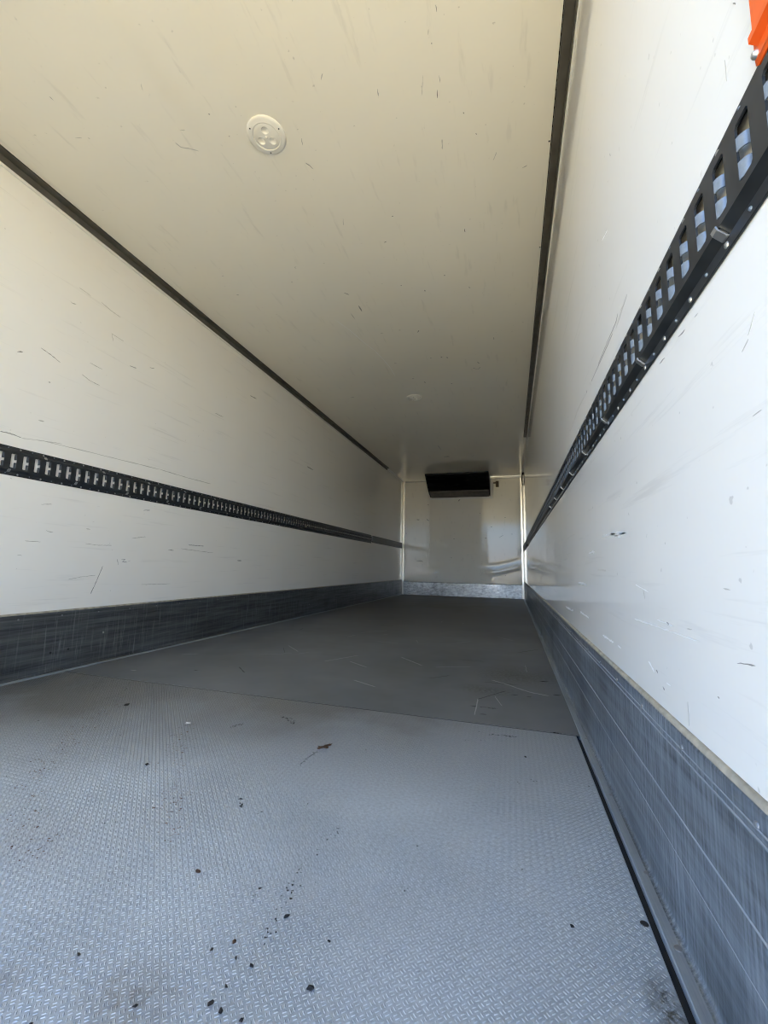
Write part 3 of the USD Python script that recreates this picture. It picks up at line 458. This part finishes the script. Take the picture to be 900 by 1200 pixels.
# ------------------------------------------------------------------ ceiling lamps
def lamp(x, y, label):
    t = thing('ceiling_lamp', label, 'ceiling lamp', (x, y, H), group='round ceiling lamps')
    rim = trimesh.creation.revolve([[.056, 0], [.0835, 0], [.0835, .003], [.080, .0065], [.074, .008], [.066, .0085], [.061, .0105], [.057, .0095], [.056, .006]][::-1] + [[.056, 0]], sections=72)
    cap = m3.Manifold(m3.Mesh(np.asarray(trimesh.creation.revolve([[0, 0], [.0565, 0], [.0565, .007], [.052, .0095], [.040, .0105], [0, .011]], sections=72).vertices, np.float32), np.asarray(trimesh.creation.revolve([[0, 0], [.0565, 0], [.0565, .007], [.052, .0095], [.040, .0105], [0, .011]], sections=72).faces, np.uint32)))
    dirs = [(.009, -.027), (-.029, .008), (.019, .022)]
    for dx, dy in dirs: cap = cap - m3.Manifold.sphere(.020, 48).translate([dx, dy, .0225])
    cap = cap + m3.Manifold.sphere(.0055, 24).scale([1, 1, .5]).translate([0, 0, .011])
    mm = cap.to_mesh(); cap = trimesh.Trimesh(mm.vert_properties[:, :3], mm.tri_verts, process=False)
    for nm, m, mt in (('rim', rim, 'lamp_plastic'), ('cover', cap, 'lamp_plastic')):
        m = m.copy(); m.vertices[:, 2] *= -1; m.invert(); 
        if m.volume < 0: m.invert()
        obj(nm, m, mt, t, smooth=35)
    for dx, dy in ((-.050, -.050), (.069, -.015), (-.021, .068)):
        m = dome_cap(.0032, .002, (0, 0, -1), 8); m.apply_translation([dx*1.0, dy*1.0, -.0082]); obj('screw', m, 'dark_steel', t)
lamp(1.2304, 1.3599, 'large-looking round white ceiling lamp with three dimples, the nearer of the two')
lamp(1.2304, 4.2781, 'small-looking round white ceiling lamp far down the ceiling near the front bulkhead')

# ------------------------------------------------------------------ evaporator of the refrigeration unit
ev = thing('evaporator_unit', 'black cooling evaporator box with slanted grille under the ceiling at the back wall', 'cooling unit')
X0, X1 = .605, 1.835
P = [(D - .004, H - .001), (8.0, H - .001), (8.0, H - .02), (8.43, 2.10), (D - .004, 2.035)]     # (y, z): top front, slanted face, underside
for x in (X0, X1 - .022): obj('side_panel', prism_x(P, x, x + .022), 'unit_black', ev, smooth=False)
sl = np.array([8.43 - 8.0, 2.10 - (H - .02)]); sl_l = np.linalg.norm(sl); sd = sl / sl_l; sn = np.array([-abs(sd[1]), -sd[0]]); sn = sn / np.linalg.norm(sn)
def face_pt(t, off): q = np.array([8.0, H - .02]) + sd * t + sn * off; return tuple(q)
obj('inner_panel', prism_x([face_pt(.0, -.07), face_pt(sl_l, -.05), face_pt(sl_l, -.045), face_pt(.0, -.065)], X0 + .02, X1 - .02), 'unit_black', ev, smooth=False)
obj('top_frame', prism_x([(8.0, H - .001), (8.06, H - .001), face_pt(.045, -.02), face_pt(.045, 0), (8.0, H - .02)], X0 + .02, X1 - .02), 'unit_black', ev, smooth=False)
obj('drip_tray', prism_x([(8.40, 2.135), face_pt(sl_l - .03, .004), (8.428, 2.094), (D - .006, 2.028), (D - .006, 2.06)], X0 + .03, X1 - .025), 'unit_tray', ev, smooth=False, label='grey drip tray along the bottom edge')
for k in range(15):
    a = .06 + k * (sl_l - .11) / 14
    obj('grille_slat', prism_x([face_pt(a, 0), face_pt(a + .003, .001), face_pt(a + .012, -.022), face_pt(a + .009, -.023)], X0 + .022, X1 - .022), 'unit_fin', ev, smooth=False)
for x in np.linspace(X0 + .2, X1 - .2, 5):
    obj('grille_post', prism_x([face_pt(.04, -.004), face_pt(sl_l - .03, -.004), face_pt(sl_l - .03, -.012), face_pt(.04, -.012)], x - .004, x + .004), 'unit_fin', ev, smooth=False)
for x in (X0 + .3, X1 - .33):
    ring = trimesh.creation.annulus(.135, .150, .012, sections=40); hub = trimesh.creation.cylinder(.045, .014, sections=24)
    blades = []
    for k in range(5):
        b_ = box(.04, .128, -.028, .028, -.002, .002); b_.apply_transform(trimesh.transformations.rotation_matrix(.5, [1, 0, 0])); b_.apply_transform(trimesh.transformations.rotation_matrix(k*2*math.pi/5, [0, 0, 1])); blades.append(b_)
    c = face_pt(sl_l * .52, -.035); A = trimesh.geometry.align_vectors([0, 0, 1], [0, sn[0], sn[1]])
    for nm, m in (('fan_ring', ring), ('fan_rotor', cat(hub, *blades))):
        m = m.copy(); m.apply_transform(A); m.apply_translation([x, c[0], c[1]]); obj(nm, m, 'unit_fin', ev, smooth=30)
obj('mount_flange', box(X0 - .02, X1 + .045, D - .006, D - .001, 1.985, 2.03, .001), 'white_trim', ev)
obj('mount_flange', box(X1 + .004, X1 + .035, D - .007, D - .001, 2.03, H - .04, .001), 'white_trim', ev)

pb = thing('pipe_bracket', 'small brown metal bracket on the back wall right of the cooling unit', 'bracket')
obj('clamp', box(1.945, 2.005, D - .05, D - .001, 2.215, 2.335, .004), 'brass_bracket', pb)
obj('arm', box(1.90, 1.946, D - .03, D - .004, 2.29, 2.315, .003), 'brass_bracket', pb)
pp = trimesh.creation.cylinder(.009, segment=[[1.893, D - .02, 2.06], [1.893, D - .02, 2.33]], sections=12); obj('pipe', pp, 'white_trim', pb)
cb = thing('cable_tail', 'short black cable tail hanging in the far right top corner', 'cable')
pts = [(W - .012, 8.10, 2.345), (W - .016, 8.11, 2.30), (W - .020, 8.13, 2.24), (W - .016, 8.12, 2.17), (W - .010, 8.11, 2.115)]
obj('cable', cat(*[trimesh.creation.capsule(height=float(np.linalg.norm(np.subtract(b, a))), radius=.011, count=[8, 10]).apply_transform(np.vstack([np.hstack([trimesh.geometry.align_vectors([0, 0, 1], np.subtract(b, a))[:3, :3], np.array(a)[:, None]]), [0, 0, 0, 1]])) for a, b in zip(pts[:-1], pts[1:])]), 'rubber', cb)
obj('clip', box(W - .020, W - .0005, 8.085, 8.115, 2.335, 2.36, .002), 'dark_steel', cb)

# ------------------------------------------------------------------ orange plastic holder on the right wall above the rail
oh = thing('orange_holder', 'orange plastic holder on the right wall just above the cargo rail near the doors', 'plastic holder')
s = lambda m: on_side(m, 'right')
ya, yb, za, zb = .30, .434, 1.047, 1.42
obj('shell', s(box(.0036, .010, ya, yb, za, zb, .004)), 'orange_plastic', oh)
obj('rib', s(prism_y([(.009, za + .014), (.017, za + .019), (.017, za + .026), (.009, za + .033)], ya + .01, yb - .010)), 'orange_plastic', oh, smooth=False)
obj('pale_patch', s(box(.0095, .0112, ya + .02, yb - .022, za + .088, zb - .03, .0007)), 'orange_patch', oh, label='lighter orange patch on the front')
m = dome_cap(.0042, .004, (1, 0, 0), 14); m.apply_translation([.010, yb - .0065, za + .010]); obj('rivet', s(m), 'zinc', oh)
m = dome_cap(.0042, .004, (1, 0, 0), 14); m.apply_translation([.010, ya + .02, za + .010]); obj('rivet', s(m), 'zinc', oh)

# ------------------------------------------------------------------ litter on the floor, each bit a thing
def lump(r, h, seed, n=16):
    rng = np.random.RandomState(seed); p = rng.normal(0, 1, (n, 3)); p /= np.linalg.norm(p, axis=1, keepdims=True)
    p *= rng.uniform(.6, 1, (n, 1)); p[:, 0] *= r*1.25; p[:, 1] *= r*.8; p[:, 2] = (p[:, 2] - p[:, 2].min()); p[:, 2] *= h / p[:, 2].max()
    return trimesh.convex.convex_hull(p)
def flake(r, h, seed, n=14):
    """a curled dry scrap: a jagged sheet with thickness"""
    rng = np.random.RandomState(seed); a = np.linspace(0, 2*np.pi, n, endpoint=False); rr = r * rng.uniform(.5, 1.1, n)
    q = np.stack([np.cos(a)*rr*1.4, np.sin(a)*rr*.75], 1); z = h * (.25 + .75*(q[:, 0]/r/1.4)**2) + rng.uniform(0, h*.4, n)
    top = np.vstack([np.c_[q, z + .0006], [[0, 0, h*.35 + .0006]]]); bot = np.vstack([np.c_[q, z], [[0, 0, h*.3]]]); f = []
    for i in range(n):
        j = (i + 1) % n; f += [[i, j, n], [j + n + 1, i + n + 1, 2*n + 1], [i, i + n + 1, j + n + 1], [i, j + n + 1, j]]
    m = trimesh.Trimesh(np.vstack([top, bot]), f, process=False); m.vertices[:, 2] -= m.vertices[:, 2].min(); return m
for k, (x, y, r, h, kind, nm, label, cat_) in enumerate(LITTER):
    t = thing(nm, label, cat_, (x, y, .0009 if y < YJ else 0), (k * 47) % 180, group='dirt crumbs on the tread plate' if nm == 'dirt_crumb' else None)
    if kind == 'flake': obj('flake', flake(r, h, 60 + k), 'paper' if nm == 'paper_scrap' else 'leaf_dry', t, smooth=False)
    else: obj('crumb', lump(r, h, 60 + k), 'dirt_brown' if kind == 'brown' else 'dirt_black', t, smooth=20)
    if nm == 'dead_leaf':
        for j, (dx, dy, q) in enumerate(((.018, .004, .010), (-.016, -.005, .009), (.006, -.012, .007))):
            m = flake(q, .003, 200 + j); m.apply_translation([dx, dy, .001]); obj('leaf_fragment', m, 'dirt_brown', t, smooth=False)
